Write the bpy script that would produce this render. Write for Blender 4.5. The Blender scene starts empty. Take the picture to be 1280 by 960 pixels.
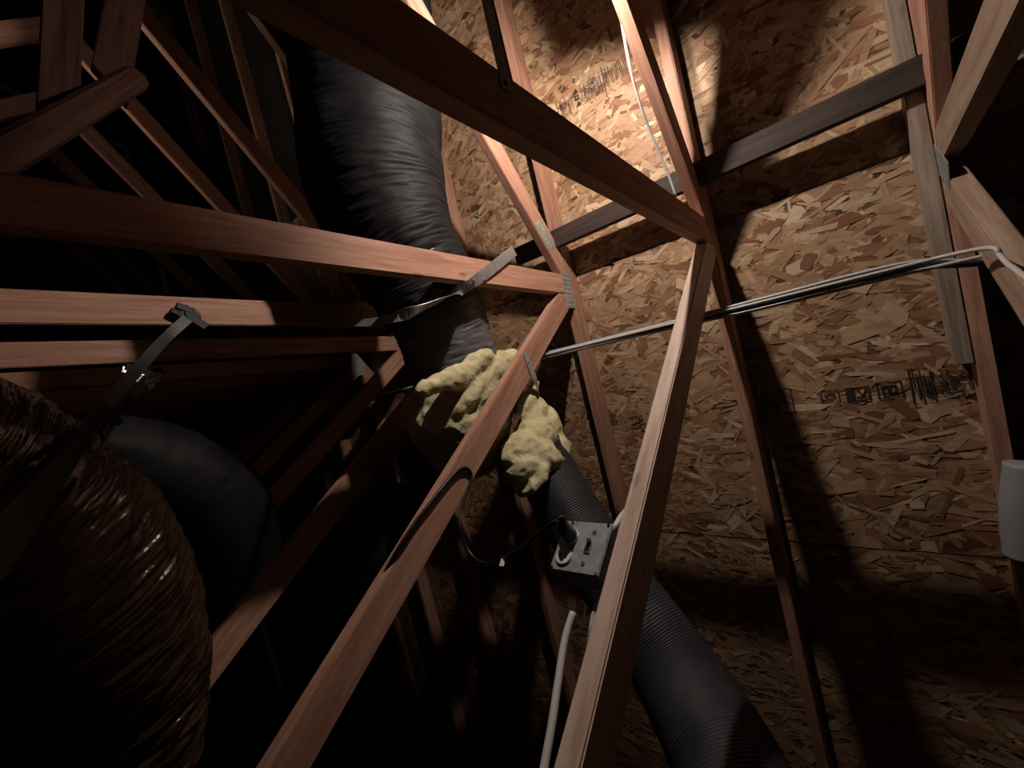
import bpy, bmesh, math, random
import numpy as np
from mathutils import Vector, Matrix, noise

random.seed(7)
rng = np.random.default_rng(7)
SC = bpy.context.scene
COL = SC.collection

# ------------------------------------------------------------------ camera
CAM_H = 1.30
cam_data = bpy.data.cameras.new('camera')
cam_data.sensor_width = 36.0
cam_data.lens = 522.646 / 1280.0 * 36.0
cam_data.clip_start = 0.02
cam = bpy.data.objects.new('camera', cam_data)
COL.objects.link(cam)
SC.camera = cam
cam.matrix_world = Matrix(((0.52738437, -0.72518903, -0.44268114, 0.0),
                           (-0.74956163, -0.15181096, -0.64429092, 0.0),
                           (0.40002886, 0.67160576, -0.62363660, CAM_H),
                           (0, 0, 0, 1)))

# ------------------------------------------------------------------ world: a closed attic, almost no daylight
world = bpy.data.worlds.new('World')
SC.world = world
world.use_nodes = True
wb = world.node_tree.nodes['Background']
wb.inputs['Color'].default_value = (1.0, 0.72, 0.62, 1)
wb.inputs['Strength'].default_value = 0.0016

SC.view_settings.view_transform = 'Standard'
SC.view_settings.look = 'None'
SC.view_settings.gamma = 1.0
SC.view_settings.use_curve_mapping = False
SC.view_settings.exposure = 0.0
SC.cycles.max_bounces = 6
SC.cycles.diffuse_bounces = 1
SC.cycles.sample_clamp_indirect = 3.0

# the one lamp: a clamp work light under a metal hood, hung on a collar just above the frame
LAMP = Vector((-0.30, 0.46, 2.79))
LAMP_STRENGTH = 3700.0
LAMP_COLOR = (1.0, 0.865, 0.765)
LAMP_R = 0.017
# faint fill light added under the collars, low and unseen beyond the left edge
hl = bpy.data.lights.new('added_fill_light', 'AREA'); hl.energy = 3.4; hl.spread = math.radians(56); hl.shape = 'RECTANGLE'; hl.size = 0.6; hl.size_y = 0.6; hl.color = (1.0, 0.80, 0.66)
fill_obj = bpy.data.objects.new('added_fill_light', hl); COL.objects.link(fill_obj)
fill_obj.location = (-1.5, 2.5, 0.06); fill_obj.rotation_euler = (math.radians(180), 0, 0)

# ------------------------------------------------------------------ truss geometry (metres; Y runs along the ridge)
NX, NZ = 0.671, 2.916            # the web node on the right rafter
RA = math.radians(-31.5536)      # slope of the right rafter, going down towards +X
W1A = math.radians(53.03)        # slope of the diagonal web
W1L = math.radians(50.0)
RIDGE_X = -2.60
Y0, DY = -0.245, 0.61            # first truss in view, spacing
TH, DP = 0.038, 0.089            # 2x4 lumber
RD = Vector((math.cos(RA), 0, math.sin(RA)))     # down the slope
RN = Vector((-RD.z, 0, RD.x))                    # up through the roof
YV = Vector((0, 1, 0))
NODE = Vector((NX, 0, NZ))
def yk(k): return Y0 + DY * k
def on_slope(s, off, y):
    p = NODE + RD * s + RN * off
    return Vector((p.x, y, p.z))

# ------------------------------------------------------------------ helpers
def tag(o, label=None, cat=None, group=None, kind=None):
    if label: o['label'] = label
    if cat: o['category'] = cat
    if group: o['group'] = group
    if kind: o['kind'] = kind
    return o

def empty(name, loc, label=None, cat=None, group=None, kind=None):
    o = bpy.data.objects.new(name, None)
    COL.objects.link(o)
    o.location = loc
    o.empty_display_size = 0.1
    return tag(o, label, cat, group, kind)

def link(name, me, mat, parent=None, M=None, smooth=False):
    if mat is not None and not me.materials:
        me.materials.append(mat)
    o = bpy.data.objects.new(name, me)
    COL.objects.link(o)
    M = M if M is not None else Matrix.Identity(4)
    if parent is not None:
        o.parent = parent
        inv = world_of(parent).inverted()
        M = inv @ M
    o.matrix_basis = M
    if smooth:
        for p in me.polygons: p.use_smooth = True
    return o

def world_of(o):
    m = o.matrix_basis.copy()
    if o.parent: m = world_of(o.parent) @ m
    return m

def bm_mesh(bm, name):
    me = bpy.data.meshes.new(name)
    bmesh.ops.recalc_face_normals(bm, faces=bm.faces[:])
    bm.to_mesh(me); bm.free()
    return me

def frame(origin, ux, uz):
    ux = Vector(ux).normalized()
    uy = Vector(uz).cross(ux).normalized()
    uz = ux.cross(uy).normalized()
    M = Matrix.Identity(4)
    for i in range(3):
        M[i][0], M[i][1], M[i][2], M[i][3] = ux[i], uy[i], uz[i], origin[i]
    return M

def add_box(bm, c, s, bev=0.0, M=None):
    r = bmesh.ops.create_cube(bm, size=1.0)
    vs = r['verts']
    for v in vs:
        v.co = Vector((v.co.x * s[0] + c[0], v.co.y * s[1] + c[1], v.co.z * s[2] + c[2]))
    if bev > 0:
        es = {e for v in vs for e in v.link_edges}
        g = bmesh.ops.bevel(bm, geom=list(es), offset=bev, segments=1, affect='EDGES')
        vs = list({v for f in g['faces'] for v in f.verts} | {v for v in vs if v.is_valid})
    if M is not None:
        bmesh.ops.transform(bm, matrix=M, verts=vs)
    return vs

def box_mesh(name, s, bev=0.0, c=(0, 0, 0)):
    bm = bmesh.new(); add_box(bm, c, s, bev)
    return bm_mesh(bm, name)

def add_cyl(bm, r1, r2, d, M, seg=16):
    r = bmesh.ops.create_cone(bm, cap_ends=True, segments=seg, radius1=r1, radius2=r2, depth=d)
    bmesh.ops.transform(bm, matrix=M, verts=r['verts'])
    return r['verts']

def clip(poly, a, b, c):
    """keep a*x + b*z <= c"""
    out = []
    n = len(poly)
    for i in range(n):
        p, q = poly[i], poly[(i + 1) % n]
        dp, dq = a * p[0] + b * p[1] - c, a * q[0] + b * q[1] - c
        if dp <= 0: out.append(p)
        if dp * dq < 0:
            t = dp / (dp - dq)
            out.append((p[0] + t * (q[0] - p[0]), p[1] + t * (q[1] - p[1])))
    return out

def prism(name, poly, th, mat, parent, origin, ux, uz, bev=0.003):
    """member with outline poly in its own (x,z) frame, th thick"""
    bm = bmesh.new()
    lo = [bm.verts.new((p[0], -th / 2, p[1])) for p in poly]
    hi = [bm.verts.new((p[0], th / 2, p[1])) for p in poly]
    n = len(poly)
    bm.faces.new(lo); bm.faces.new(hi[::-1])
    for i in range(n):
        bm.faces.new((lo[i], lo[(i + 1) % n], hi[(i + 1) % n], hi[i]))
    bmesh.ops.recalc_face_normals(bm, faces=bm.faces[:])
    bmesh.ops.bevel(bm, geom=bm.edges[:], offset=bev, segments=2, affect='EDGES')
    return link(name, bm_mesh(bm, name), mat, parent, frame(origin, ux, uz))

def member(name, o2, ang, s0, s1, planes, y, mat, parent, dp=DP, th=TH):
    """a 2x4 in the truss plane: line through o2=(X,Z) at angle ang, from s0 to s1, cut by world half planes (a,b,c)"""
    ca, sa = math.cos(ang), math.sin(ang)
    poly = [(s0, -dp / 2), (s1, -dp / 2), (s1, dp / 2), (s0, dp / 2)]
    for a, b, c in planes:
        # world x = ox + ca*u - sa*v ; z = oz + sa*u + ca*v
        poly = clip(poly, a * ca + b * sa, -a * sa + b * ca, c - a * o2[0] - b * o2[1])
    return prism(name, poly, th, mat, parent, Vector((o2[0], y, o2[1])), (ca, 0, sa), (-sa, 0, ca))

def catmull(pts, n):
    pts = [np.array(p, float) for p in pts]
    P = [2 * pts[0] - pts[1]] + pts + [2 * pts[-1] - pts[-2]]
    out = []
    segs = len(pts) - 1
    for i in range(n + 1):
        t = i / n * segs
        k = min(int(t), segs - 1); u = t - k
        a, b, c, d = P[k], P[k + 1], P[k + 2], P[k + 3]
        out.append(0.5 * (2 * b + (c - a) * u + (2 * a - 5 * b + 4 * c - d) * u * u + (3 * b - a - 3 * c + d) * u ** 3))
    return out

def tube_mesh(name, pts, rad, n=60, seg=12, disp=None, caps=True):
    """rad: number or list per control point; disp(i/n, angle, length) -> metres"""
    C = [Vector(p) for p in catmull(pts, n)]
    if not hasattr(rad, '__len__'): rad = [rad] * len(pts)
    R = [float(v[0]) for v in catmull([(r,) for r in rad], n)]
    T = [(C[min(i + 1, n)] - C[max(i - 1, 0)]).normalized() for i in range(n + 1)]
    u = T[0].orthogonal().normalized()
    V, F = [], []
    L = 0.0
    for i in range(n + 1):
        if i: L += (C[i] - C[i - 1]).length
        u = (u - T[i] * u.dot(T[i])).normalized()
        w = T[i].cross(u)
        for j in range(seg):
            a = 2 * math.pi * j / seg
            r = R[i] + (disp(i / n, a, L) if disp else 0)
            V.append(C[i] + (u * math.cos(a) + w * math.sin(a)) * r)
    for i in range(n):
        for j in range(seg):
            a, b = i * seg + j, i * seg + (j + 1) % seg
            F.append((a, b, b + seg, a + seg))
    if caps:
        F.append(tuple(range(seg - 1, -1, -1)))
        F.append(tuple(n * seg + j for j in range(seg)))
    me = bpy.data.meshes.new(name)
    me.from_pydata([tuple(v) for v in V], [], F)
    for p in me.polygons: p.use_smooth = len(p.vertices) == 4
    return me

def tube(name, pts, rad, mat, parent=None, n=60, seg=12, disp=None, origin=None):
    o = Vector(origin) if origin is not None else Vector(pts[0])
    me = tube_mesh(name, [Vector(p) - o for p in pts], rad, n, seg, disp)
    return link(name, me, mat, parent, Matrix.Translation(o))

def ribbon(name, pts, wid, width, mat, parent=None, th=0.0012, n=40):
    """flat strap: points and the direction its width runs at each point"""
    o = Vector(pts[0])
    C = [Vector(p) - o for p in catmull(pts, n)]
    W = [Vector(w).normalized() for w in catmull(wid, n)]
    ws = width if hasattr(width, '__len__') else [width] * len(pts)
    S = [float(v[0]) for v in catmull([(x,) for x in ws], n)]
    bm = bmesh.new(); rows = []
    for i in range(n + 1):
        t = (C[min(i + 1, n)] - C[max(i - 1, 0)]).normalized()
        w = (W[i] - t * W[i].dot(t)).normalized()
        m = t.cross(w)
        rows.append([bm.verts.new(C[i] + w * (a * S[i] / 2) + m * (b * th / 2)) for a, b in ((-1, -1), (1, -1), (1, 1), (-1, 1))])
    for i in range(n):
        for j in range(4):
            bm.faces.new((rows[i][j], rows[i][(j + 1) % 4], rows[i + 1][(j + 1) % 4], rows[i + 1][j]))
    bm.faces.new(rows[0][::-1]); bm.faces.new(rows[-1])
    return link(name, bm_mesh(bm, name), mat, parent, Matrix.Translation(o))

def fbm(p, o=4):
    return noise.fractal(Vector(p), 1.0, 2.0, o)

# ------------------------------------------------------------------ materials
def new_mat(name):
    m = bpy.data.materials.new(name); m.use_nodes = True
    nt = m.node_tree
    return m, nt, nt.nodes['Principled BSDF']

def N(nt, t, **kw):
    n = nt.nodes.new(t)
    for k, v in kw.items():
        if k in n.inputs.keys(): n.inputs[k].default_value = v
        else: setattr(n, k, v)
    return n

def ramp(nt, stops):
    r = nt.nodes.new('ShaderNodeValToRGB')
    e = r.color_ramp.elements
    while len(e) < len(stops): e.new(0.5)
    for i, (p, c) in enumerate(stops):
        e[i].position = p; e[i].color = (*c, 1)
    return r

def wood(name, lo, mid, hi, knots=0.5, rough=0.62, bump=0.25):
    m, nt, b = new_mat(name)
    L = nt.links.new
    tc = N(nt, 'ShaderNodeTexCoord'); oi = N(nt, 'ShaderNodeObjectInfo')
    off = N(nt, 'ShaderNodeVectorMath', operation='SCALE'); off.inputs['Scale'].default_value = 37.0
    comb = N(nt, 'ShaderNodeCombineXYZ'); L(oi.outputs['Random'], comb.inputs[0]); L(oi.outputs['Random'], comb.inputs[1]); L(oi.outputs['Random'], comb.inputs[2])
    L(comb.outputs[0], off.inputs[0])
    add = N(nt, 'ShaderNodeVectorMath', operation='ADD'); L(tc.outputs['Object'], add.inputs[0]); L(off.outputs[0], add.inputs[1])
    mp = N(nt, 'ShaderNodeMapping'); mp.inputs['Scale'].default_value = (1.1, 16, 16); L(add.outputs[0], mp.inputs[0])
    n1 = N(nt, 'ShaderNodeTexNoise', Scale=3.0, Detail=6.0, Roughness=0.62, Distortion=0.7); L(mp.outputs[0], n1.inputs['Vector'])
    mp2 = N(nt, 'ShaderNodeMapping'); mp2.inputs['Scale'].default_value = (5, 120, 120); L(add.outputs[0], mp2.inputs[0])
    n2 = N(nt, 'ShaderNodeTexNoise', Scale=3.0, Detail=4.0, Roughness=0.7); L(mp2.outputs[0], n2.inputs['Vector'])
    mix = N(nt, 'ShaderNodeMath', operation='MULTIPLY_ADD'); L(n2.outputs[0], mix.inputs[0]); mix.inputs[1].default_value = 0.35
    L(n1.outputs[0], mix.inputs[2])
    sub = N(nt, 'ShaderNodeMath', operation='SUBTRACT'); L(mix.outputs[0], sub.inputs[0]); sub.inputs[1].default_value = 0.17
    r = ramp(nt, [(0.3, lo), (0.52, mid), (0.74, hi)]); L(sub.outputs[0], r.inputs[0])
    # knots and nail holes
    mp3 = N(nt, 'ShaderNodeMapping'); mp3.inputs['Scale'].default_value = (3.2, 9, 9); L(add.outputs[0], mp3.inputs[0])
    vo = N(nt, 'ShaderNodeTexVoronoi', Scale=1.3); L(mp3.outputs[0], vo.inputs['Vector'])
    kr = ramp(nt, [(0.03, (1, 1, 1)), (0.11, (0, 0, 0))]); L(vo.outputs['Distance'], kr.inputs[0])
    ks = N(nt, 'ShaderNodeMath', operation='MULTIPLY'); L(kr.outputs[0], ks.inputs[0]); ks.inputs[1].default_value = knots
    mx = N(nt, 'ShaderNodeMix', data_type='RGBA'); L(ks.outputs[0], mx.inputs[0]); L(r.outputs[0], mx.inputs[6]); mx.inputs[7].default_value = (lo[0] * .35, lo[1] * .3, lo[2] * .3, 1)
    hsv = N(nt, 'ShaderNodeHueSaturation'); L(mx.outputs[2], hsv.inputs['Color'])
    vr = N(nt, 'ShaderNodeMapRange'); vr.inputs[3].default_value = 0.82; vr.inputs[4].default_value = 1.15; L(oi.outputs['Random'], vr.inputs[0]); L(vr.outputs[0], hsv.inputs['Value'])
    L(hsv.outputs[0], b.inputs['Base Color'])
    b.inputs['Roughness'].default_value = rough
    b.inputs['Specular IOR Level'].default_value = 0.3
    bp = N(nt, 'ShaderNodeBump', Strength=bump, Distance=0.004); L(mix.outputs[0], bp.inputs['Height']); L(bp.outputs[0], b.inputs['Normal'])
    return m

M_FIR = wood('red_fir', (.35, .165, .105), (.51, .27, .185), (.63, .39, .285), 0.7)
M_DIM = wood('shade_dark_fir', (.016, .007, .005), (.030, .013, .009), (.046, .022, .015), 0.4)  # fir darkened: the dim light on the left boards is in the colour
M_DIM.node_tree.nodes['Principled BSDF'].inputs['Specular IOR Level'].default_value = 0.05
M_PALE = wood('pale_fir', (.48, .30, .22), (.66, .49, .40), (.76, .62, .53), 0.5)
M_TAN = wood('tan_fir', (.28, .18, .12), (.42, .29, .21), (.52, .38, .29), 0.6)
M_GREY = wood('weathered_fir', (.20, .15, .115), (.36, .28, .22), (.46, .38, .31), 0.5)
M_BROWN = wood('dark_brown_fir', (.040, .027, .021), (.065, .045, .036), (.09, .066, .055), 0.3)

def osb_material(name, use_attr):
    m, nt, b = new_mat(name); L = nt.links.new
    tc = N(nt, 'ShaderNodeTexCoord')
    mp = N(nt, 'ShaderNodeMapping'); mp.inputs['Scale'].default_value = (40, 6, 40); L(tc.outputs['Object'], mp.inputs[0])
    n = N(nt, 'ShaderNodeTexNoise', Scale=4.0, Detail=5.0, Roughness=0.65); L(mp.outputs[0], n.inputs['Vector'])
    if use_attr:
        at = N(nt, 'ShaderNodeAttribute', attribute_name='flake'); base = at.outputs['Color']
    else:
        mp2 = N(nt, 'ShaderNodeMapping'); mp2.inputs['Scale'].default_value = (34, 13, 34); L(tc.outputs['Object'], mp2.inputs[0])
        ns = N(nt, 'ShaderNodeTexNoise', Scale=0.6, Detail=1.0); L(mp2.outputs[0], ns.inputs['Vector'])
        ad = N(nt, 'ShaderNodeMix', data_type='RGBA', blend_type='ADD'); ad.inputs[0].default_value = 1.0
        L(mp2.outputs[0], ad.inputs[6]); L(ns.outputs['Color'], ad.inputs[7])
        v = N(nt, 'ShaderNodeTexVoronoi', Scale=1.0); L(ad.outputs[2], v.inputs['Vector'])
        sx = N(nt, 'ShaderNodeSeparateColor'); L(v.outputs['Color'], sx.inputs[0])
        r = ramp(nt, [(0.0, (.10, .045, .022)), (0.35, (.24, .13, .07)), (0.75, (.36, .21, .12)), (1.0, (.5, .33, .2))]); L(sx.outputs[0], r.inputs[0])
        base = r.outputs[0]
    rr = ramp(nt, [(0.25, (.72, .68, .66)), (0.7, (1.12, 1.12, 1.12))]); L(n.outputs[0], rr.inputs[0])
    mx = N(nt, 'ShaderNodeMix', data_type='RGBA', blend_type='MULTIPLY'); mx.inputs[0].default_value = 1.0
    L(base, mx.inputs[6]); L(rr.outputs[0], mx.inputs[7])
    L(mx.outputs[2], b.inputs['Base Color'])
    b.inputs['Roughness'].default_value = 0.6
    b.inputs['Specular IOR Level'].default_value = 0.3
    bp = N(nt, 'ShaderNodeBump', Strength=0.2, Distance=0.002); L(n.outputs[0], bp.inputs['Height']); L(bp.outputs[0], b.inputs['Normal'])
    return m
M_OSB = osb_material('osb_board', False)
M_FLAKE = osb_material('osb_flake', True)

def simple(name, col, rough=0.5, metal=0.0, bump=None, spec=0.5):
    m, nt, b = new_mat(name)
    b.inputs['Base Color'].default_value = (*col, 1)
    b.inputs['Roughness'].default_value = rough
    b.inputs['Metallic'].default_value = metal
    b.inputs['Specular IOR Level'].default_value = spec
    if bump:
        L = nt.links.new
        tc = N(nt, 'ShaderNodeTexCoord')
        n = N(nt, 'ShaderNodeTexNoise', Scale=bump[0], Detail=5.0); L(tc.outputs['Object'], n.inputs['Vector'])
        bp = N(nt, 'ShaderNodeBump', Strength=bump[1], Distance=bump[2]); L(n.outputs[0], bp.inputs['Height']); L(bp.outputs[0], b.inputs['Normal'])
    return m

def mottled(name, c0, c1, scale, rough, metal=0.0, bump=(60, .3, .002), spec=0.5):
    m = simple(name, c0, rough, metal, bump, spec)
    nt = m.node_tree; b = nt.nodes['Principled BSDF']; L = nt.links.new
    tc = N(nt, 'ShaderNodeTexCoord')
    n = N(nt, 'ShaderNodeTexNoise', Scale=scale, Detail=4.0, Roughness=.6); L(tc.outputs['Object'], n.inputs['Vector'])
    r = ramp(nt, [(0.35, c0), (0.68, c1)]); L(n.outputs[0], r.inputs[0]); L(r.outputs[0], b.inputs['Base Color'])
    return m

M_BLACK_JACKET = mottled('black_duct_jacket', (.020, .020, .022), (.040, .039, .041), 9, 0.36, 0, (60, .25, .006))
M_MATTE = mottled('matte_black_jacket', (.009, .009, .010), (.019, .019, .020), 9, 0.6, 0, (60, .25, .006), 0.16)
M_LOWER = mottled('glossy_lit_sleeve', (.085, .085, .09), (.15, .148, .155), 9, 0.34, 0, (60, .25, .006), 0.5)  # lighter than the upper jacket: lamplight put into the sleeve's colour
M_SLEEVE = mottled('ribbed_grey_sleeve', (.026, .028, .033), (.048, .050, .056), 12, 0.55, 0, (70, .2, .003), 0.3)
M_GOLD_JACKET = mottled('brown_duct_film', (.030, .016, .010), (.085, .048, .026), 14, 0.2, 0, (40, .5, .006))
M_SHADE_DECK = mottled('shade_black_deck', (.010, .008, .007), (.024, .018, .015), 8, 0.9)  # shade of the upper left painted into the far and upslope panels
M_GLASS_WOOL = mottled('yellow_glass_wool', (.60, .52, .27), (.80, .74, .47), 16, 0.95, 0, (90, .55, .006), 0.1)
M_STEEL = mottled('galvanised_steel', (.36, .37, .38), (.52, .53, .53), 30, 0.38, 0.55, (80, .12, .001))
M_PLATE = mottled('truss_plate_steel', (.36, .38, .37), (.54, .56, .53), 40, 0.5, 0.3, (90, .2, .001))
M_BOX = mottled('zinc_box_steel', (.30, .335, .36), (.50, .54, .56), 45, 0.42, 0.35, (60, .15, .001))
M_BLACK = simple('black_rubber', (.010, .010, .011), 0.38)
M_STRAP = simple('black_webbing', (.006, .006, .007), 0.5, 0, (160, .4, .001))
M_WHITE = simple('white_cable_jacket', (.62, .60, .56), 0.4)
M_BLUE = simple('blue_grey_cable_jacket', (.16, .21, .33), 0.35)
M_DARKCABLE = simple('dark_cable_jacket', (.02, .025, .05), 0.35)
M_PORCELAIN = simple('white_receptacle_plastic', (.75, .74, .70), 0.35)
M_INK = simple('black_stamp_ink', (.035, .026, .022), 0.7)
M_FLOOR = mottled('dusty_floor', (.02, .013, .010), (.045, .03, .022), 6, 0.9)
M_FOIL = simple('silver_tape', (.75, .75, .74), 0.25, 1.0, (40, .5, .004))
M_PIPE = simple('pale_grey_pipe', (.30, .31, .32), 0.6)

# ------------------------------------------------------------------ the roof deck: OSB panels with their flakes
ceiling = empty('ceiling', (NX, 0, NZ), kind='structure')
DECK = DP / 2
SHEET = 0.0125
MIRROR = lambda v: Vector((2 * RIDGE_X - v.x, v.y, v.z))

PAL = np.array([(.52, .34, .20), (.44, .27, .15), (.60, .42, .26), (.36, .18, .10), (.70, .53, .35), (.48, .29, .17), (.28, .13, .07), (.56, .38, .23)])
PALP = np.array([.22, .2, .16, .11, .07, .14, .05, .05])
def flakes(s0, s1, y0, y1, parent, sc=1.0):
    A = (s1 - s0) * (y1 - y0)
    n = int(A * 2100 / sc ** 2)
    ln = np.clip(rng.lognormal(math.log(.060 * sc), .48, n), .022, .21)
    wd = np.clip(rng.lognormal(math.log(.0135 * sc), .55, n), .004, .055)
    th = rng.normal(0, math.radians(36), n)
    cs = rng.uniform(s0 + .012, s1 - .012, n); cy = rng.uniform(y0 + .012, y1 - .012, n)
    h = rng.uniform(.0003, .0026, n)
    tl = rng.normal(0, .010, n); tw = rng.normal(0, .03, n)
    # an irregular sliver of 6 corners; u along the strand, v across
    U = np.array([-.5, -.42, .44, .5, .40, -.46]); W = np.array([-.1, -.5, -.46, .05, .5, .46])
    u = (U[None] + rng.normal(0, .07, (n, 6))) * ln[:, None]
    v = (W[None] + rng.normal(0, .12, (n, 6))) * wd[:, None]
    ds = -np.sin(th)[:, None] * u + np.cos(th)[:, None] * v
    dy = np.cos(th)[:, None] * u + np.sin(th)[:, None] * v
    s = np.clip(cs[:, None] + ds, s0 + .002, s1 - .002); y = np.clip(cy[:, None] + dy, y0 + .002, y1 - .002)
    hh = np.clip(h[:, None] + tl[:, None] * u + tw[:, None] * v, .0002, .0045)
    off = DECK - hh
    X = NX + RD.x * s + RN.x * off - NX
    Z = RD.z * s + RN.z * off
    co = np.stack([X, y, Z], -1).reshape(-1, 3)
    me = bpy.data.meshes.new('surface_flakes')
    me.vertices.add(n * 6); me.vertices.foreach_set('co', co.ravel().astype(np.float32))
    me.loops.add(n * 6); me.loops.foreach_set('vertex_index', np.arange(n * 6, dtype=np.int32))
    me.polygons.add(n); me.polygons.foreach_set('loop_start', np.arange(0, n * 6, 6, dtype=np.int32))
    me.update(calc_edges=True)
    c = PAL[rng.choice(len(PAL), n, p=PALP)] * rng.uniform(.8, 1.15, (n, 1))
    c = np.concatenate([np.repeat(c, 6, 0), np.ones((n * 6, 1))], 1)
    a = me.color_attributes.new('flake', 'FLOAT_COLOR', 'POINT')
    a.data.foreach_set('color', c.ravel().astype(np.float32))
    me.materials.append(M_FLAKE)
    o = link('surface_flakes', me, M_FLAKE, parent, Matrix.Translation((NX, 0, NZ)))
    return tag(o, kind='stuff')

SEAM1, SEAM2 = -0.043, 1.203
S_RIDGE = (RIDGE_X - NX) / RD.x - 0.055
GAP = 0.0025
PANELS = {}
def panel(s0, s1, y0, y1, left=False, fl=None):
    poly = [(s0 + GAP, y0 + GAP), (s1 - GAP, y0 + GAP), (s1 - GAP, y1 - GAP), (s0 + GAP, y1 - GAP)]
    bm = bmesh.new(); rows = []
    for off in (DECK + .0002, DECK + SHEET):
        row = []
        for s, y in poly:
            p = on_slope(s, off, y)
            if left: p = MIRROR(p)
            row.append(bm.verts.new(p - Vector((NX, 0, NZ))))
        rows.append(row)
    bm.faces.new(rows[0]); bm.faces.new(rows[1][::-1])
    for i in range(4):
        bm.faces.new((rows[0][i], rows[0][(i + 1) % 4], rows[1][(i + 1) % 4], rows[1][i]))
    o = link('osb_panel', bm_mesh(bm, 'osb_panel'), M_SHADE_DECK if left or s1 < -2.4 or (s1 < -1.2 and y1 > 2) else M_OSB, ceiling, Matrix.Translation((NX, 0, NZ)))
    if fl: flakes(s0, s1, y0, y1, o, fl)
    return o

rows = [(SEAM1 - 1.247, SEAM1, 1), (SEAM1, SEAM2, 3), (SEAM2, 2.45, 1), (2.45, 3.70, 3), (3.70, 4.95, 1), (4.95, 5.6, 3), (SEAM1 - 2.497, SEAM1 - 1.25, 3), (S_RIDGE, SEAM1 - 2.5, 1)]
for ri, (s0, s1, ph) in enumerate(rows):
    k = ph - 8
    while k < 12:
        y0, y1 = yk(k), yk(k + 4)
        near = (ri < 3 or (ri == 6 and y1 < 2)) and y1 > -1.3 and y0 < 4.0
        p = panel(s0, s1, max(y0, -3.0), min(y1, 7.2), False, 1.25 if near else None) if y1 > -2.9 and y0 < 7.1 else None
        if p and ri < 3: PANELS[(ri, k)] = p
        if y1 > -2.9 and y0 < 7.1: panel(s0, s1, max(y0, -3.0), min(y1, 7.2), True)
        k += 4

# printed grade stamps on the sheets (flat ink, just proud of the flakes)
def stamp_mesh(items, s_c, y_c):
    """items: (kind, ...) in local metres: a = along the print (image right = -Y), b = up the slope"""
    bm = bmesh.new()
    def put(a0, a1, b0, b1):
        vs = []
        for a, b in ((a0, b0), (a1, b0), (a1, b1), (a0, b1)):
            p = on_slope(s_c - b, DECK - .0049, y_c - a) - Vector((NX, 0, NZ))
            vs.append(bm.verts.new(p))
        bm.faces.new(vs)
    for it in items: put(*it)
    return bm
def frame_items(a, b, w, h, t):
    return [(a, a + w, b, b + t), (a, a + w, b + h - t, b + h), (a, a + t, b, b + h), (a + w - t, a + w, b, b + h)]
def bars(a, b, n, h, pitch, seed):
    r = random.Random(seed); out = []
    for i in range(n):
        if r.random() < .82:
            hh = h * r.uniform(.45, 1); b0 = b + r.uniform(0, h - hh)
            out.append((a + i * pitch, a + i * pitch + pitch * r.uniform(.25, .6), b0, b0 + hh))
    return out
def small_print(a, b, w, rows_, seed):
    """rows of tiny rotated print, too small to read in the photograph"""
    r = random.Random(seed); out = []
    for j in range(rows_):
        x = a
        while x < a + w:
            d = r.uniform(.0015, .006)
            if r.random() < .7: out.append((x, x + d, b + j * .0085 + r.uniform(0, .002), b + j * .0085 + r.uniform(.003, .0065)))
            x += d + r.uniform(.0012, .003)
    return out
def letter_D(a, b, w, h, t):            # a D lying on its back, as printed
    o = [(a, a + w, b + h - t, b + h), (a, a + t, b + h * .3, b + h), (a + w - t, a + w, b + h * .3, b + h),
         (a + w * .12, a + w * .34, b + h * .14, b + h * .34), (a + w * .66, a + w * .88, b + h * .14, b + h * .34), (a + w * .28, a + w * .72, b, b + t)]
    return o
def letter_K(a, b, w, h, t):            # lying K
    o = [(a, a + w, b, b + t)]
    for i in range(4):
        f = i / 4
        o.append((a + w * (.45 - .42 * f), a + w * (.45 - .42 * f) + t * 1.1, b + t + (h - t) * f, b + t + (h - t) * (f + .25)))
        o.append((a + w * (.5 + .42 * f), a + w * (.5 + .42 * f) + t * 1.1, b + t + (h - t) * f, b + t + (h - t) * (f + .25)))
    return o
def figure_8(a, b, w, h, t):
    o = frame_items(a, b, w * .52, h, t) + frame_items(a + w * .48, b, w * .52, h, t)
    return o

def stamps():
    # lower line, read along the seam row: fine print, grade box, bars, D / K / 88 boxes, more fine print
    it = []
    it += small_print(-.02, -.03, .09, 7, 1) + bars(-.02, -.035, 20, .06, .0042, 2)
    it += bars(.08, -.04, 26, .075, .0044, 3)
    it += small_print(.235, -.03, .15, 7, 4) + bars(.25, -.04, 10, .07, .012, 5) + [(.30, .302, -.05, .06), (.325, .328, -.05, .06)]
    it += bars(.345, -.035, 12, .08, .0055, 6)
    it += bars(.66, -.035, 15, .075, .006, 7) + [(.76, .763, -.055, .045)]
    it += frame_items(.845, -.025, .052, .042, .0028) + letter_D(.857, -.015, .028, .02, .0045)
    it += frame_items(.915, -.03, .062, .048, .004) + [(.918, .938, -.027, .014)] + letter_K(.941, -.02, .03, .03, .005)
    it += frame_items(.995, -.032, .062, .056, .0035) + figure_8(1.006, -.018, .038, .03, .006)
    it += bars(1.075, -.06, 7, .12, .008, 8) + small_print(1.09, -.045, .16, 9, 9) + bars(1.14, -.03, 16, .05, .006, 10)
    return it
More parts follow.
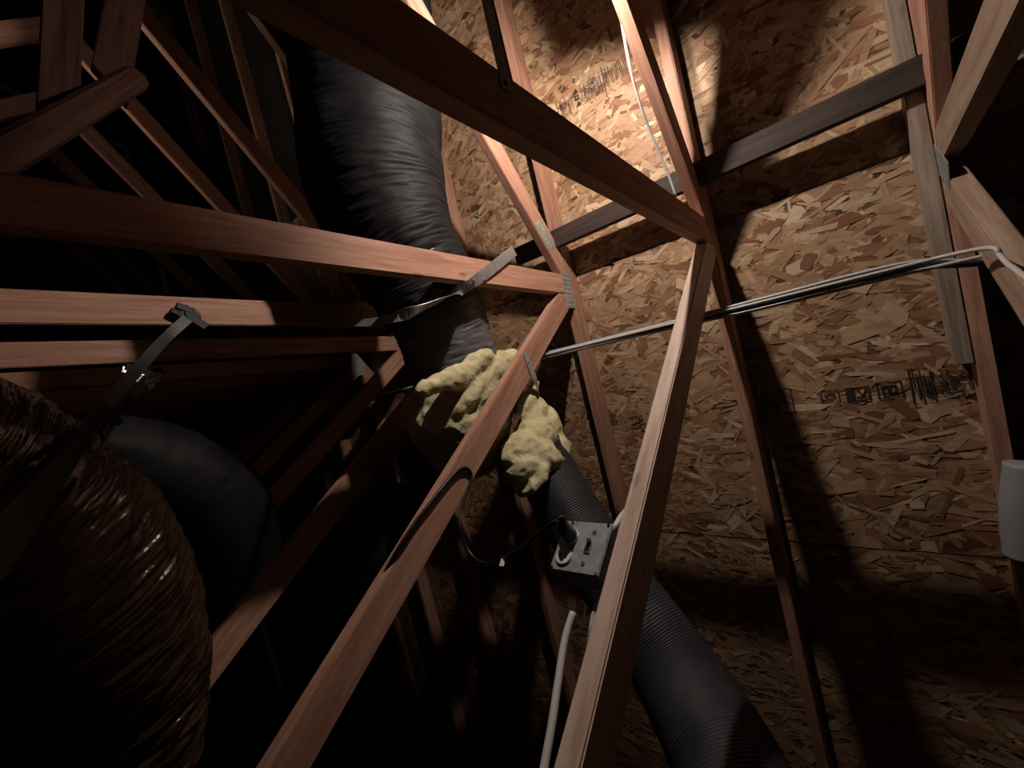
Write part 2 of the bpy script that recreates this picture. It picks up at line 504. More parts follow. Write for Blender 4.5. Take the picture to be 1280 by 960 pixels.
for (ri, k), p in list(PANELS.items()):
    if ri == 1 and yk(k) < 0.9 < yk(k + 4):
        bm = stamp_mesh(stamps(), .648, .985)
        tag(link('printed_stamp', bm_mesh(bm, 'printed_stamp'), M_INK, p, Matrix.Translation((NX, 0, NZ))), 'black ink grade stamp with boxed D, K and 88 marks')
    if ri == 0 and yk(k) < 0.6 < yk(k + 4):
        it = [(-.012, -.0085, -.06, .04), (.004, .007, -.065, .035)] + bars(.004, -.05, 10, .085, .0065, 21) + small_print(.0, -.045, .05, 8, 22)
        for j, (w_, b_) in enumerate(((.022, .018), (.02, -.008), (.024, -.034))):      # triangle, ring and triangle of the inspection mark
            if j == 1: it += frame_items(.078, b_, w_, .02, .006)
            else: it += [(.078 + w_ * q / 8, .078 + w_ * (8 - q) / 8, b_ + q * .005, b_ + q * .005 + .005) for q in range(4)]
        it += bars(.108, -.045, 16, .09, .0062, 23) + small_print(.11, -.04, .12, 8, 24) + bars(.20, -.04, 18, .08, .0066, 25) + [(.213, .2165, -.07, .05)]
        bm = stamp_mesh(it, -.752, .845)
        tag(link('printed_stamp', bm_mesh(bm, 'printed_stamp'), M_INK, p, Matrix.Translation((NX, 0, NZ))), 'black ink grade stamp with inspection marks')

# floor and gable ends
def slab(name, c, s, mat):
    return tag(link(name, box_mesh(name, s), mat, None, Matrix.Translation(c)), kind='structure')
slab('floor', (RIDGE_X, 2.1, -.02), (16.4, 10.4, .04), M_FLOOR)
# added unseen wooden frame round the fill light, beyond the left edge of the view
bm = bmesh.new()
for cx, cy, sx, sy in ((-.36, 0, .03, .75), (.36, 0, .03, .75), (0, -.36, .69, .03), (0, .36, .69, .03)):
    add_box(bm, (cx, cy, .10), (sx, sy, .20), .003)
tag(link('fill_frame_1', bm_mesh(bm, 'fill_frame_1'), M_FIR, None, Matrix.Translation((-1.5, 2.5, 0))), kind='structure')
def gable(name, y):
    zr = NZ + (NX - RIDGE_X) * math.tan(-RA) - .02
    hw = zr / math.tan(-RA)
    return tag(prism(name, [(-hw, 0), (hw, 0), (0, zr)], .02, M_OSB, None, Vector((RIDGE_X, y, 0)), (1, 0, 0), (0, 0, 1), .001), kind='structure')
gable('wall_back', 7.22)
gable('wall_front', -3.02)

# ------------------------------------------------------------------ trusses
TX = lambda x: 2 * RIDGE_X - x
ta = math.tan(-RA)
def plate(parent, c, ux, normal, L, W, rows_=8, name='gusset_plate', label=None):
    bm = bmesh.new()
    add_box(bm, (0, 0, 0), (L, W, .0012))
    p = L / rows_
    for i in range(rows_):
        add_box(bm, (-L / 2 + p * (i + .5), 0, .0012), (p * .45, W * .96, .0016), .0005)
    for i in range(rows_):
        for j in range(3):
            add_box(bm, (-L / 2 + p * (i + .98), W * (-.3 + .3 * j), .0008), (p * .18, W * .16, .0012))
    M = frame(c, ux, normal)
    return tag(link(name, bm_mesh(bm, name), M_PLATE, parent, M), label)

TRUSS_LABEL = {
 -1: 'roof truss at the extreme upper right corner, nearest of all to the viewer',
 0: 'nearest full roof truss at upper right, pale scab board beside its rafter',
 1: 'roof truss in the middle whose upright web carries the grey outlet box',
 2: 'roof truss just behind the outlet box truss, black cord looped over its upright web',
 3: 'roof truss mostly hidden behind the black duct, its beam carries the tied black strap',
 4: 'fifth roof truss back, joint with steel plate showing just left of the black duct',
 5: 'sixth roof truss back, second steel plate left of the duct',
 6: 'seventh roof truss back, third steel plate left of the duct',
}
def truss(k):
    y = yk(k)
    lab = TRUSS_LABEL.get(k)
    t = empty('roof_truss', (RIDGE_X, y, 0), lab or 'dim reddish roof truss far back on the left, beyond the steel plated ones', 'roof truss', None if lab else 'far trusses deep in the attic')
    zr = NZ + (NX - RIDGE_X) * ta                    # rafter centre line at the ridge
    L = (NX - RIDGE_X) / math.cos(RA)
    eave = NZ / math.sin(-RA)
    # below the rafters: a*x+b*z<=c ; right rafter underside
    under_r = (RN.x, RN.z, RN.x * NX + RN.z * NZ - DP / 2 - .0006)
    under_l = (-RN.x, RN.z, -RN.x * TX(NX) + RN.z * NZ - DP / 2 - .0006)
    half_r = (-1, 0, -(RIDGE_X + .0003)); half_l = (1, 0, RIDGE_X - .0003)
    fl = (0, -1, -.0895)
    member('rafter', (NX, NZ), RA, -L - .2, eave + .1, [half_r, fl], y, M_FIR, t)
    member('rafter', (TX(NX), NZ), -RA, -eave - .1, L + .2, [half_l, fl], y, M_FIR, t)
    member('bottom_chord', (RIDGE_X, .0455), 0, -8.0, 8.0, [], y, M_FIR, t)
    member('collar', (NX, NZ), 0, -2.30, .5, [under_r], y, M_FIR, t)
    below = (0, 1, NZ - DP / 2 - .0006)
    # diagonal web and upright web of each side
    c1, s1 = math.cos(W1A), math.sin(W1A)
    member('diagonal_web', (NX, NZ), W1A, -4, .5, [below, under_r, fl], y, M_TAN if k == 0 else M_FIR, t)
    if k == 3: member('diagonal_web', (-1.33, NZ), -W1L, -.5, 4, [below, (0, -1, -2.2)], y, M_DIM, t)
    # upright web under the rafter node, and the far post under the collar's left end
    cut = (-s1, c1, -s1 * NX + c1 * NZ - DP / 2 - .0006)
    ux = NX + (.046 if k == 0 else 0)
    member('upright_web', (ux, NZ), math.pi / 2, -4, .5, [cut, under_r, fl, below], y, {0: M_TAN, 1: M_PALE}.get(k, M_FIR), t)
    if k > 1: member('post', (-1.58, NZ), math.pi / 2, -4, .5, [below, fl], y, M_FIR, t)
    return t
TR = {}
for k in range(-1, 12):
    TR[k] = truss(k)
CD = Vector((1, 0, 0))
for k in (2, 3, 4, 5, 6, 7):
    yf = yk(k) - TH / 2 - .0007
    plate(TR[k], (NX - .012, yf, NZ - .062), (.80, 0, -.60), (0, -1, 0), .16, .07)
plate(TR[2], (NX - .265, yk(2) - TH / 2 - .0007, NZ - .008), (1, 0, 0), (0, -1, 0), .13, .05, 7, label='upper ribbed steel plate on the pink lit collar')
plate(TR[0], (NX - .005, yk(0) + TH / 2 + .0007, NZ - .10), (0, 0, 1), (0, 1, 0), .15, .075)
# pale weathered board nailed beside the first rafter
s_end = .585
sb = member('scab_board', (NX, NZ), RA, -1.15, s_end, [(1, 0, on_slope(s_end, 0, 0).x - .012)], yk(0) + TH + .0015, M_GREY, TR[0])
tag(sb, 'pale grey weathered board beside the rafter')

# lateral brace under the rafters
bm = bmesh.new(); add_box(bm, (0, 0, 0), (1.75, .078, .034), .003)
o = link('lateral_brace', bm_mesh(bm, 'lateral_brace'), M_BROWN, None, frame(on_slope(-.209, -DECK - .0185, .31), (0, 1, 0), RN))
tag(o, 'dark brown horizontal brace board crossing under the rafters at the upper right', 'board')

# ------------------------------------------------------------------ ducts
def jacket_disp(seed, amp, ring=55.0, axial=8.0):
    def d(t, a, L):
        ca, sa = math.cos(a), math.sin(a)
        g = noise.noise(Vector((ca * 1.8 + seed + 9, sa * 1.8, L * 6)))
        h = abs(noise.noise(Vector((ca * 2.0 + L * 3, sa * 2.0 + seed, L * ring))))
        f = abs(noise.noise(Vector((ca * 3.4 + seed, sa * 3.4, L * ring * 2.1 + 1.5 * ca))))
        return amp * (g * .9 - h * .75 - f * .45)
    return d

DUCT = [(-0.9038, 1.2400, 3.2627), (-0.6789, 1.2700, 3.0799), (-0.3816, 1.2800, 2.8256), (-0.1662, 1.2800, 2.6216), (0.0434, 1.2600, 2.4797), (0.2920, 1.2100, 2.3858), (0.4716, 1.2000, 2.3101), (0.6623, 1.2000, 2.1939)]
d1 = empty('flexible_duct', DUCT[-1], 'large black plastic wrapped duct running from the top down through the middle trusses', 'duct')
tube('jacket', DUCT[:6], [.275, .275, .27, .262, .23, .192], M_MATTE, d1, 330, 84, jacket_disp(3, .011))
tag(tube('lower_sleeve', DUCT[4:], [.200, .187, .178, .172], M_LOWER, d1, 160, 84, jacket_disp(5, .009)), 'glossy lower sleeve, light painted into its grey')
# joint tape where the jacket is strapped
tube('tape_band', [(0.2532, 1.2150, 2.3969), (0.3649, 1.2050, 2.3524)], [.203, .196], M_BLACK_JACKET, d1, 40, 84, jacket_disp(8, .012))

DUCT2 = [(0.9461, 1.0200, 2.1816), (1.0714, 0.9200, 2.0522), (1.1978, 0.8000, 1.9180), (1.2959, 0.6400, 1.7693), (1.3479, 0.5200, 1.6565), (1.3266, 0.4000, 1.5287), (1.3002, 0.3300, 1.4357)]
d2 = empty('flexible_duct', DUCT2[-1], 'narrower dark ribbed duct running down right behind the outlet box', 'duct')
def ribs(t, a, L):
    return .0007 * math.sin(L * 2 * math.pi / .0085) + .005 * noise.noise(Vector((math.cos(a) * 1.5, math.sin(a) * 1.5, L * 7)))
tube('ribbed_sleeve', DUCT2, [.108, .112, .114, .118, .122, .126, .13], M_SLEEVE, d2, 1000, 40, ribs)

DUCT3 = [(0.8603, 1.4400, 2.2314), (0.8533, 1.4600, 2.0223), (0.9262, 1.5500, 1.7759), (1.1189, 1.8000, 1.4969), (1.5407, 2.3000, 1.0677)]
d3 = empty('flexible_duct', DUCT3[-1], 'black duct branch dropping away lower left under the yellow wrap', 'duct')
tube('jacket', DUCT3, [.13, .135, .14, .15, .15], M_BLACK_JACKET, d3, 90, 48, jacket_disp(14, .009))
ribbon('silver_tie', [(0.6019, 1.3450, 1.9671), (0.6414, 1.3350, 1.8969), (0.7155, 1.3350, 1.8433)], [(.7, 0, .1)] * 3, .018, M_STEEL, d3)

DUCT4 = [(-0.2082, 1.1500, 1.2013), (-0.0481, 1.2000, 1.2226), (0.1135, 1.2500, 1.2057), (0.2521, 1.3200, 1.1602), (0.4282, 1.4200, 1.0539), (0.5929, 1.5000, 0.9064)]
d4 = empty('insulated_duct', DUCT4[-1], 'thick brown duct in crinkled clear plastic at the lower left', 'duct')
def crinkle(t, a, L):
    ca, sa = math.cos(a), math.sin(a)
    f = noise.noise(Vector((ca * 1.6, sa * 1.6 + 4, L * 26 + ca * 2)))
    g = noise.noise(Vector((ca * 4, sa * 4 + 4, L * 60)))
    r = abs(noise.noise(Vector((ca * 2.2 + L * 4, sa * 2.2, L * 75))))
    return .009 * f + .004 * g - .012 * r - .006 * abs(noise.noise(Vector((ca * 5, sa * 5, L * 130))))
tube('plastic_film', DUCT4, [.2, .205, .21, .21, .205, .2], M_GOLD_JACKET, d4, 420, 110, crinkle)
DUCT5 = [(0.0410, 2.0000, 1.4738), (0.2547, 2.0000, 1.5483), (0.5108, 2.0000, 1.5439), (0.8281, 2.1000, 1.3650)]
d5 = empty('insulated_duct', DUCT5[-1], 'smaller dark duct just behind the thick brown one at the left', 'duct')
tube('jacket', DUCT5, [.15, .155, .16, .16], M_MATTE, d5, 70, 48, jacket_disp(24, .01))

# ------------------------------------------------------------------ glass wool wraps
def blob_mesh(name, parts, voxel, amp, seed):
    """soft body: union of ellipsoids (centre, radii, axis) voxel-remeshed and roughened"""
    bm = bmesh.new()
    for c, r, ax in parts:
        res = bmesh.ops.create_icosphere(bm, subdivisions=3, radius=1.0)
        q = Vector((0, 0, 1)).rotation_difference(Vector(ax).normalized()).to_matrix().to_4x4()
        M = Matrix.Translation(c) @ q @ Matrix.Diagonal((r[0], r[1], r[2], 1))
        bmesh.ops.transform(bm, matrix=M, verts=res['verts'])
    me = bm_mesh(bm, name)
    o = bpy.data.objects.new('tmp', me); COL.objects.link(o)
    m = o.modifiers.new('r', 'REMESH'); m.mode = 'VOXEL'; m.voxel_size = voxel
    s = o.modifiers.new('s', 'SMOOTH'); s.factor = .6; s.iterations = 12
    dg = bpy.context.evaluated_depsgraph_get(); dg.update()
    out = bpy.data.meshes.new_from_object(o.evaluated_get(dg))
    bpy.data.objects.remove(o, do_unlink=True)
    out.name = name
    nr = [v.normal.copy() for v in out.vertices]
    for v, nn in zip(out.vertices, nr):
        p = v.co
        a = noise.noise(p * 14 + Vector((seed, 0, 0))) * .5 + noise.noise(p * 34 + Vector((0, seed, 0))) * .35 - abs(noise.noise(p * 22 + Vector((seed, seed, 0)))) * .8 + noise.noise(p * 90) * .12
        v.co = p + nn * (a * amp)
    out.materials.clear()
    return out

def soft(name, parts, label, voxel=.007, amp=.014, seed=1):
    o0 = Vector(parts[0][0])
    parts = [(Vector(c) - o0, r, a) for c, r, a in parts]
    o = link(name, blob_mesh(name, parts, voxel, amp, seed), M_GLASS_WOOL, None, Matrix.Translation(o0), smooth=True)
    return tag(o, label, 'insulation')

# ------------------------------------------------------------------ DETAIL
up = (0, 0, 1)
# first wrap: a loose collar round the big duct's lower end, its rim tilted, long hanging folds at its right
Z = (0, 0, 1)
soft('fiberglass_wrap', [
    ((0.6410, 1.2000, 2.1810), (.19, .19, .125), (.75, 0, -.45)),
    ((0.7015, 1.2000, 2.0825), (.176, .18, .135), (.35, 0, -.9)),
    ((0.7230, 1.2000, 2.1658), (.18, .175, .17), (.5, 0, -.8)),
    ((0.7856, 1.2100, 2.0572), (.155, .16, .115), (.3, 0, -.9)),
    ((0.4811, 1.0650, 2.0681), (.034, .034, .115), (0.407, 0.000, 0.913)),
    ((0.5118, 1.0500, 2.1305), (.045, .040, .10), (0.392, 0.000, 0.920)),
    ((0.5416, 1.0500, 2.2376), (.048, .042, .10), (0.244, 0.000, 0.970)),
    ((0.5989, 1.0700, 2.1715), (.055, .06, .15), Z),
    ((0.6088, 1.0650, 2.2420), (.047, .055, .17), (.08, 0, 1)),
    ((0.6439, 1.0650, 2.3089), (.040, .055, .155), (.1, 0, 1)),
    ((0.6839, 1.0550, 2.3516), (.034, .048, .12), (.12, 0, 1)),
    ((0.7987, 1.0800, 2.3108), (.05, .05, .06), Z),
    ], 'yellow fiberglass wrapped round the black duct, thick folds behind the upright web', .007, .011, 3)
# second wrap: pear shaped bundle on the branch duct
soft('fiberglass_wrap', [
    ((0.7892, 1.0000, 2.2954), (.030, .034, .10), (-.10, 0, 1)),
    ((0.8515, 1.0000, 2.2437), (.050, .055, .11), (-.05, 0, 1)),
    ((0.9354, 0.9900, 2.2525), (.058, .07, .11), (-.45, 0, .9)),
    ((0.8925, 0.9850, 2.1805), (.085, .085, .10), Z),
    ((0.8493, 0.9800, 2.0884), (.062, .07, .095), (.35, 0, 1)),
    ((0.9936, 0.9650, 2.2023), (.072, .08, .075), (-.3, 0, 1)),
    ((0.9322, 0.9600, 2.1044), (.108, .10, .075), Z),
    ((0.8717, 0.9600, 2.0335), (.07, .07, .05), (1, 0, -.2)),
    ((0.9717, 0.9400, 2.1208), (.075, .07, .04), (1, 0, .25)),
    ((0.9138, 0.9400, 2.0244), (.085, .075, .036), (1, 0, .1)),
    ], 'smaller yellow fiberglass bundle tied right of the upright web on the branch duct', .0055, .013, 11)

# ------------------------------------------------------------------ straps
def hole(bm, c, n, r=.003):
    add_cyl(bm, r, r, .002, frame(c, Vector(n).orthogonal(), n), 10)
P = [(0.3430, 0.9480, 2.6472), (0.3120, 0.9500, 2.3946), (0.2945, 0.9800, 2.2869), (0.2693, 0.9850, 2.1946), (0.2309, 1.0100, 2.0856), (0.2112, 1.1400, 2.0775), (0.2035, 1.3800, 2.1648), (0.1749, 1.5630, 2.2257)]
st = empty('duct_strap', P[0], 'flat grey metal strap over the lit beam, slung under the black duct', 'strap')
ribbon('band', P, [(.62, 0, .78), (.62, 0, .78), (.3, -.35, .88), (0, -.65, .75), (-.2, -.6, .75), (-.2, -.6, .75), (0, -.3, .95), (0, 0, 1)], [.040, .040, .036, .036, .036, .036, .036, .036], M_STEEL, st, n=70)
for c in ((0.3260, 0.9485, 2.4056), (0.3024, 0.9485, 2.3622), (0.3371, 0.9485, 2.5375)):
    bm = bmesh.new(); add_cyl(bm, .0045, .003, .003, Matrix.Identity(4), 12)
    link('nail', bm_mesh(bm, 'nail'), M_STEEL, st, frame(c, (1, 0, 0), (0, -1, 0)))
bm = bmesh.new(); add_box(bm, (0, 0, 0), (.05, .003, .03), .001)
tag(link('bent_end', bm_mesh(bm, 'bent_end'), M_FOIL, st, frame((0.1831, 1.5610, 2.2250), (.6, 0, -.6), (.5, -.4, .6))), 'bright bent end of the strap')

P = [(-0.0465, 0.3430, 1.9859), (-0.0992, 0.3435, 2.0204), (-0.1599, 0.3445, 2.0606), (-0.2087, 0.3600, 2.1246), (-0.4057, 0.5000, 2.5321)]
st = empty('duct_strap', P[0], 'grey metal hanger strap nailed to the big dark beam at the top', 'strap')
ribbon('band', P, [(1, 0, .3)] * 5, .026, M_PLATE, st, n=30)
bm = bmesh.new(); add_cyl(bm, .004, .003, .003, Matrix.Identity(4), 12)
link('nail', bm_mesh(bm, 'nail'), M_BLACK, st, frame((-0.0544, 0.3415, 1.9877), (1, 0, 0), (0, -1, 0)))

P = [(0.6307, 0.9535, 2.3748), (0.6823, 0.9525, 2.3505), (0.7348, 0.9525, 2.3358), (0.7849, 0.9700, 2.3300), (0.8377, 1.0000, 2.3223)]
st = empty('wrap_strap', P[0], 'short grey strap nailed on the upright web above the smaller fiberglass bundle', 'strap')
ribbon('band', P, [(0.427, 0.000, 0.904), (0.389, 0.000, 0.921), (0.351, 0.000, 0.936), (.6, .6, .3), (.5, .8, .1)], .024, M_PLATE, st, n=30)
bm = bmesh.new(); add_cyl(bm, .004, .003, .003, Matrix.Identity(4), 12)
link('nail', bm_mesh(bm, 'nail'), M_STEEL, st, frame((0.6659, 0.9495, 2.3586), (1, 0, 0), (0, -1, 0)))

# black webbing that holds the thick left duct to the fourth beam
P = [(-0.1083, 1.5520, 1.8778), (-0.0869, 1.5000, 1.7329), (-0.0424, 1.3600, 1.5415), (-0.0017, 1.0600, 1.3867), (0.0244, 0.9000, 1.2954), (0.0476, 0.8000, 1.2056)]
st = empty('webbing_strap', P[0], 'black webbing strap from the left beam down across the thick brown duct', 'strap')
ribbon('band', P, [(.6, -.2, -.5)] * 6, [.03, .028, .034, .042, .05, .055], M_STRAP, st, .002, 60)
bm = bmesh.new()
for i in range(7):
    a = random.uniform(-.5, .5)
    add_box(bm, (random.uniform(-.03, .03), random.uniform(-.004, .004), random.uniform(-.018, .018)), (random.uniform(.04, .075), .012, random.uniform(.014, .026)), .003, Matrix.Rotation(a, 4, 'Y'))
link('tied_knot', bm_mesh(bm, 'tied_knot'), M_STRAP, st, frame((-0.1040, 1.5460, 1.8546), (1, 0, .15), (0, 0, 1)))
P = [(-0.0356, 2.1600, 1.8325), (-0.0485, 2.1400, 1.7785), (-0.0104, 2.0000, 1.6345), (0.0242, 1.8500, 1.4987)]
st = empty('webbing_strap', P[0], 'thin black strap with shiny silver tape end beside the left duct', 'strap')
ribbon('band', P, [(.6, -.2, -.5)] * 4, .03, M_STRAP, st, .002, 30)
bm = bmesh.new()
for i in range(6):
    add_box(bm, (random.uniform(-.05, .05), random.uniform(-.01, .01), random.uniform(-.02, .02)), (random.uniform(.03, .07), .004, random.uniform(.012, .03)), .001, Matrix.Rotation(random.uniform(-.9, .9), 4, 'Y') @ Matrix.Rotation(random.uniform(-.7, .7), 4, 'X'))
tag(link('tape_end', bm_mesh(bm, 'tape_end'), M_FOIL, st, frame((-0.0528, 2.1250, 1.7796), (1, 0, .25), (0, 0, 1))), 'crumpled silver tape end')

# ------------------------------------------------------------------ cable bundle along the roof, through every truss
CAB = [('white', M_WHITE, 0, 0), ('blue grey', M_BLUE, .010, -.007), ('dark', M_DARKCABLE, .002, -.011), ('white', M_WHITE, -.006, -.020), ('blue grey', M_BLUE, .004, .008), ('dark', M_DARKCABLE, .012, .003), ('white', M_WHITE, .010, -.018)]
CLAB = ['white roof cable second from the top of the taut bundle', 'blue grey roof cable in the middle of the taut bundle', 'dark roof cable in the middle of the taut bundle',
        'white roof cable lowest of the bundle, hanging loose past its right end', 'blue grey roof cable along the top of the taut bundle', 'dark roof cable behind the top of the bundle', 'white roof cable behind the bottom of the bundle']
for i, (nm, m, dx, dz) in enumerate(CAB):
    x0, z0 = .742, 2.510
    pts = []
    for j, y in enumerate((-.262, -.1, .2, .5, .8, 1.1, 1.5, 2.2, 3.0)):
        sp = 1.0 if j < 3 else .7
        pts.append((x0 + dx * 1.4 * sp + random.uniform(-.0015, .0015), y, z0 + dz * 1.4 * sp + random.uniform(-.0015, .0015) + (.004 if 0 < j < 3 else 0)))
    if i == 3:
        pts = [(0.5887, -0.2130, 2.0959), (0.6098, -0.2130, 2.1624), (0.6203, -0.2120, 2.2090), (0.6262, -0.2100, 2.2398), (0.6262, -0.2080, 2.2731), (0.6269, -0.2050, 2.3045), (0.7120, -0.1884, 2.4526), (0.7350, -0.1014, 2.4906)] + pts[2:]
    elif i < 6:
        pts = [(x0 + dx + .075, -.5, z0 + dz + .02), (x0 + dx * .6 + .046, -.245, z0 + dz + .010)] + pts[1:]
    r = .0054 if nm != 'white' else .0046
    o = tube('electrical_cable', pts, r, m, None, 180, 8)
    tag(o, CLAB[i], 'cable', 'taut cables strung along the roof')
# white cable bowed along the far side of the lit collar
o = tube('electrical_cable', [(-0.1534, 0.4000, 3.0474), (0.0088, 0.4020, 2.9068), (0.1331, 0.4120, 2.8801), (0.2569, 0.4120, 2.8704), (0.3749, 0.4020, 2.8506), (0.4565, 0.3980, 2.8277)], .0042, M_WHITE, None, 40, 8)
tag(o, 'white cable bowed along the edge of the bright lit collar at top', 'cable')

# ------------------------------------------------------------------ outlet box on the upright web of the middle truss
BX, BY, BZ = .625, .4445, 1.628
ob = empty('outlet_box', (BX + .027, BY, BZ - .05), 'grey square metal outlet box with switch on the side of the upright web', 'electrical box')
bm = bmesh.new(); add_box(bm, (BX + .0285, BY, BZ), (.053, .101, .101), .004)
link('box_body', bm_mesh(bm, 'box_body'), M_BOX, ob)
bm = bmesh.new(); add_box(bm, (BX - .0012, BY, BZ), (.0065, .103, .103), .0028)
link('cover_plate', bm_mesh(bm, 'cover_plate'), M_BOX, ob)
FX = BX - .0046
def on_plate(a, b, d=0):         # a: 0..1 from left (far) to right (near), b: 0..1 from the bottom
    return Vector((FX - d, BY + .0515 - .103 * a, BZ - .0515 + .103 * b))
PM = lambda p: frame(p, (0, -1, 0), (-1, 0, 0))
for a, b in ((.25, .66), (.25, .27)):
    bm = bmesh.new()
    add_cyl(bm, .0165, .0155, .004, PM(on_plate(a, b, .002)), 28)
    rc = link('receptacle', bm_mesh(bm, 'receptacle'), M_PORCELAIN, ob)
    tag(rc, 'white round receptacle face')
    bm = bmesh.new()
    for s in (-1, 1): add_box(bm, (s * .0062, 0, 0), (.0022, .0075, .0012), 0, PM(on_plate(a, b, .0043)))
    add_cyl(bm, .0024, .0024, .0012, PM(on_plate(a, b - .08, .0043)), 10)
    link('slot', bm_mesh(bm, 'slot'), M_BLACK, rc)
bm = bmesh.new()
for sx, sy, w, h in ((-1, 0, .0012, .022), (1, 0, .0012, .022), (0, 1, .0105, .0012), (0, -1, .0105, .0012)):
    add_box(bm, (sx * .0055, sy * .011, 0), (w, h, .003), 0, PM(on_plate(.66, .5, .001)))
sw = link('switch_frame', bm_mesh(bm, 'switch_frame'), M_STEEL, ob)
bm = bmesh.new(); add_box(bm, (0, 0, 0), (.0085, .019, .001), 0, PM(on_plate(.66, .5, .0007)))
link('slot', bm_mesh(bm, 'slot'), M_BLACK, sw)
bm = bmesh.new(); add_box(bm, (0, .010, .007), (.007, .0075, .015), .0015, PM(on_plate(.66, .5, 0)) @ Matrix.Rotation(-.35, 4, 'X'))
link('toggle', bm_mesh(bm, 'toggle'), M_STEEL, sw)
for a, b, r in ((.70, .80, .0045), (.66, .20, .0045), (.93, .95, .0032), (.95, .05, .0036), (.06, .05, .0032), (.18, .95, .0028)):
    bm = bmesh.new()
    add_cyl(bm, r, r * .7, .0025, PM(on_plate(a, b, .0012)), 14)
    sc = link('screw', bm_mesh(bm, 'screw'), M_STEEL if r > .0033 else M_BLACK, ob)
    bm = bmesh.new(); add_box(bm, (0, 0, 0), (r * 1.5, r * .28, .0006), 0, PM(on_plate(a, b, .0026)) @ Matrix.Rotation(.6, 4, 'Z'))
    link('screw_slot', bm_mesh(bm, 'screw_slot'), M_BLACK, sc)

# black cord: plug in the upper receptacle, down through a loop, up and over the second truss's upright web
p0 = on_plate(.25, .66, .012)
CORD = [tuple(on_plate(.22, .74, .040)), (0.6000, 0.4912, 1.6610), (0.6100, 0.5175, 1.6640), (0.6400, 0.5680, 1.6536), (0.6700, 0.6257, 1.6325), (0.6900, 0.6823, 1.6147), (0.7741, 0.8000, 1.6355), (0.7845, 0.8600, 1.6426), (0.7658, 0.9000, 1.6643), (0.7275, 0.9200, 1.7024), (0.7148, 0.9380, 1.7526), (0.7053, 0.9460, 1.8208), (0.6950, 0.9495, 1.8542), (0.6665, 0.9498, 1.8588), (0.6426, 0.9497, 1.8279), (0.6312, 0.9495, 1.7709), (0.6223, 0.9490, 1.7110), (0.6143, 0.9500, 1.6408), (0.6137, 0.9520, 1.5624), (0.6323, 0.9750, 1.5020)]
cd = empty('power_cord', CORD[0], 'black power cord plugged in the box and looped over the neighbouring web', 'cord')
tube('cord', CORD, [.0042] * 12 + [.005] * 8, M_BLACK, cd, 220, 10)
bm = bmesh.new()
add_cyl(bm, .0155, .0125, .024, PM(on_plate(.25, .66, .016)), 20)
bmesh.ops.bevel(bm, geom=[e for e in bm.edges if len(e.link_faces) == 2 and e.calc_face_angle(0) > .8], offset=.003, segments=2, affect='EDGES')
add_cyl(bm, .012, .006, .026, frame(on_plate(.235, .72, .036), (0, -1, 0), (-.75, .25, .55)), 16)
link('plug', bm_mesh(bm, 'plug'), M_BLACK, cd)
bm = bmesh.new(); add_box(bm, (0, 0, 0), (.011, .001, .018), .0004)
tag(link('cord_tag', bm_mesh(bm, 'cord_tag'), M_PORCELAIN, cd, frame((0.6840, 0.6713, 1.6031), (.3, -.9, .2), (.1, -.1, 1))), 'small white tag on the cord')

# white supply cables of the box
o = tube('electrical_cable', [(0.6550, 0.4421, 1.5247), (0.6500, 0.4381, 1.4793), (0.6450, 0.4250, 1.4224), (0.6400, 0.4114, 1.3684), (0.6360, 0.4014, 1.3193), (0.6300, 0.3871, 1.2624)], .0062, M_WHITE, None, 40, 10)
tag(o, 'white cable hanging below the outlet box at the bottom of the view', 'cable')
o = tube('electrical_cable', [(BX + .03, .40, BZ - .05), (0.6600, 0.4047, 1.5318), (0.6650, 0.4042, 1.5035), (0.6900, 0.4121, 1.4658), (0.7000, 0.4126, 1.4129)], .0052, M_WHITE, None, 30, 10)
tag(o, 'short white cable tucked between outlet box and upright web', 'cable')
o = tube('electrical_cable', [(BX + .028, BY - .02, BZ + .045), (0.6400, 0.3996, 1.6819), (0.6520, 0.3999, 1.7122), (0.6900, 0.4075, 1.7732), (0.7200, 0.4201, 1.8530)], .0060, M_WHITE, None, 24, 10)
tag(o, 'white cable leaving the top corner of the outlet box behind the web', 'cable')

# ------------------------------------------------------------------ rough boards at the upper left and the pale pipe at the right
def board(name, a, b, w, t, mat, label, cat='board', wdir=(0, -1, 0), rnd=0.004):
    a, b = Vector(a), Vector(b)
    bm = bmesh.new(); add_box(bm, ((b - a).length / 2, 0, 0), ((b - a).length, t, w), rnd)
    return tag(link(name, bm_mesh(bm, name), mat, None, frame(a, b - a, (b - a).cross(Vector(wdir)))), label, cat)
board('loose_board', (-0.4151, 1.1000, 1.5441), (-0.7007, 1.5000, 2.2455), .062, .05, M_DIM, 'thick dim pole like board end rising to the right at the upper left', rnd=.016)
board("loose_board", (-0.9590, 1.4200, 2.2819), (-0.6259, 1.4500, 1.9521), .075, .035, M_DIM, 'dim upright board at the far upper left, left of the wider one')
PIPE = [(1.1200, -0.2321, 2.1986), (1.2000, -0.2148, 2.1317), (1.2800, -0.2019, 2.0642)]
o = tube('plastic_pipe', PIPE, [.04, .044, .04], M_PIPE, None, 24, 24)
tag(o, 'pale grey pipe cut off by the right edge of the view', 'pipe')

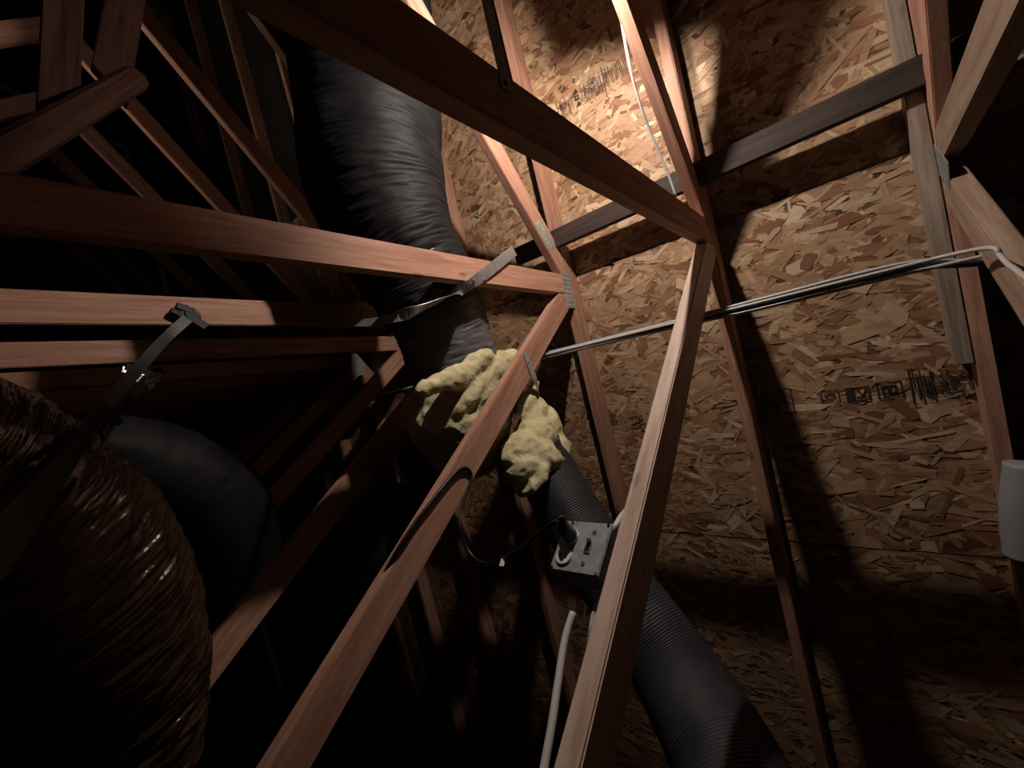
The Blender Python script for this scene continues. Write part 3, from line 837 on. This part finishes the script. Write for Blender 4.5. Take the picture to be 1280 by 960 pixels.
# ------------------------------------------------------------------ the work lamp, just above the frame
lamp = empty('work_lamp', LAMP + Vector((0, 0, .11)), 'work lamp with curved metal hood, clamped to the collar above the view', 'lamp')
def emission(name, col, st):
    m = bpy.data.materials.new(name); m.use_nodes = True
    nt = m.node_tree; nt.nodes.clear()
    e = nt.nodes.new('ShaderNodeEmission'); e.inputs[0].default_value = (*col, 1); e.inputs[1].default_value = st
    o = nt.nodes.new('ShaderNodeOutputMaterial'); nt.links.new(e.outputs[0], o.inputs[0])
    return m
M_GLOW = emission('bulb_glow', LAMP_COLOR, LAMP_STRENGTH)
bm = bmesh.new(); bmesh.ops.create_uvsphere(bm, u_segments=20, v_segments=12, radius=LAMP_R)
link('bulb', bm_mesh(bm, 'bulb'), M_GLOW, lamp, Matrix.Translation(LAMP), smooth=True)
# hood: part of a cylinder about the ridge direction, open towards the roof deck and at its far end
HR, HA1, HY0, HY1 = .095, math.radians(292), -.062, .060
HA_NEAR, HA_FAR = math.radians(35), math.radians(73)   # the hood sits slightly twisted on its clamp
bm = bmesh.new(); rows_ = []
for i in range(37):
    A = lambda y: (HA_NEAR if y < 0 else HA_FAR) * (1 - i / 36) + HA1 * i / 36
    rows_.append([bm.verts.new(LAMP + Vector((math.cos(A(y)) * r, y, math.sin(A(y)) * r))) for r, y in ((HR, HY0), (HR, HY1), (HR + .0015, HY1), (HR + .0015, HY0))])
for i in range(36):
    for j in range(4):
        bm.faces.new((rows_[i][j], rows_[i + 1][j], rows_[i + 1][(j + 1) % 4], rows_[i][(j + 1) % 4]))
bm.faces.new(rows_[0]); bm.faces.new(rows_[-1][::-1])
M_HOOD = simple('hood_paint', (.02, .02, .02), .8)
link('hood', bm_mesh(bm, 'hood'), M_HOOD, lamp)
bm = bmesh.new(); add_cyl(bm, .02, .02, .045, frame(LAMP + Vector((-.0, -.042, 0)), (1, 0, 0), (0, 1, 0)), 18)
add_box(bm, LAMP + Vector((-.045, -.05, 0)), (.10, .012, .02), .002)
add_box(bm, LAMP + Vector((-.04, -.05, .07)), (.02, .012, .14), .002)
link('socket', bm_mesh(bm, 'socket'), M_BLACK, lamp)

# an added fill bulb, weak and unseen, beyond the left edge of the view
b2 = empty('fill_bulb', (-.75, 1.3, 1.16), 'weak fill bulb added in the next bay, beyond the left edge of the view', 'lamp')
bm = bmesh.new(); bmesh.ops.create_uvsphere(bm, u_segments=20, v_segments=12, radius=.03)
link('bulb', bm_mesh(bm, 'bulb'), emission('fill_bulb_glow', (1.0, .80, .66), 5.0), b2, Matrix.Translation((-.75, 1.3, 1.3)), smooth=True)
bm = bmesh.new(); add_cyl(bm, .016, .016, .06, Matrix.Translation((-.75, 1.3, 1.24)), 16)
link('socket', bm_mesh(bm, 'socket'), M_BLACK, b2)
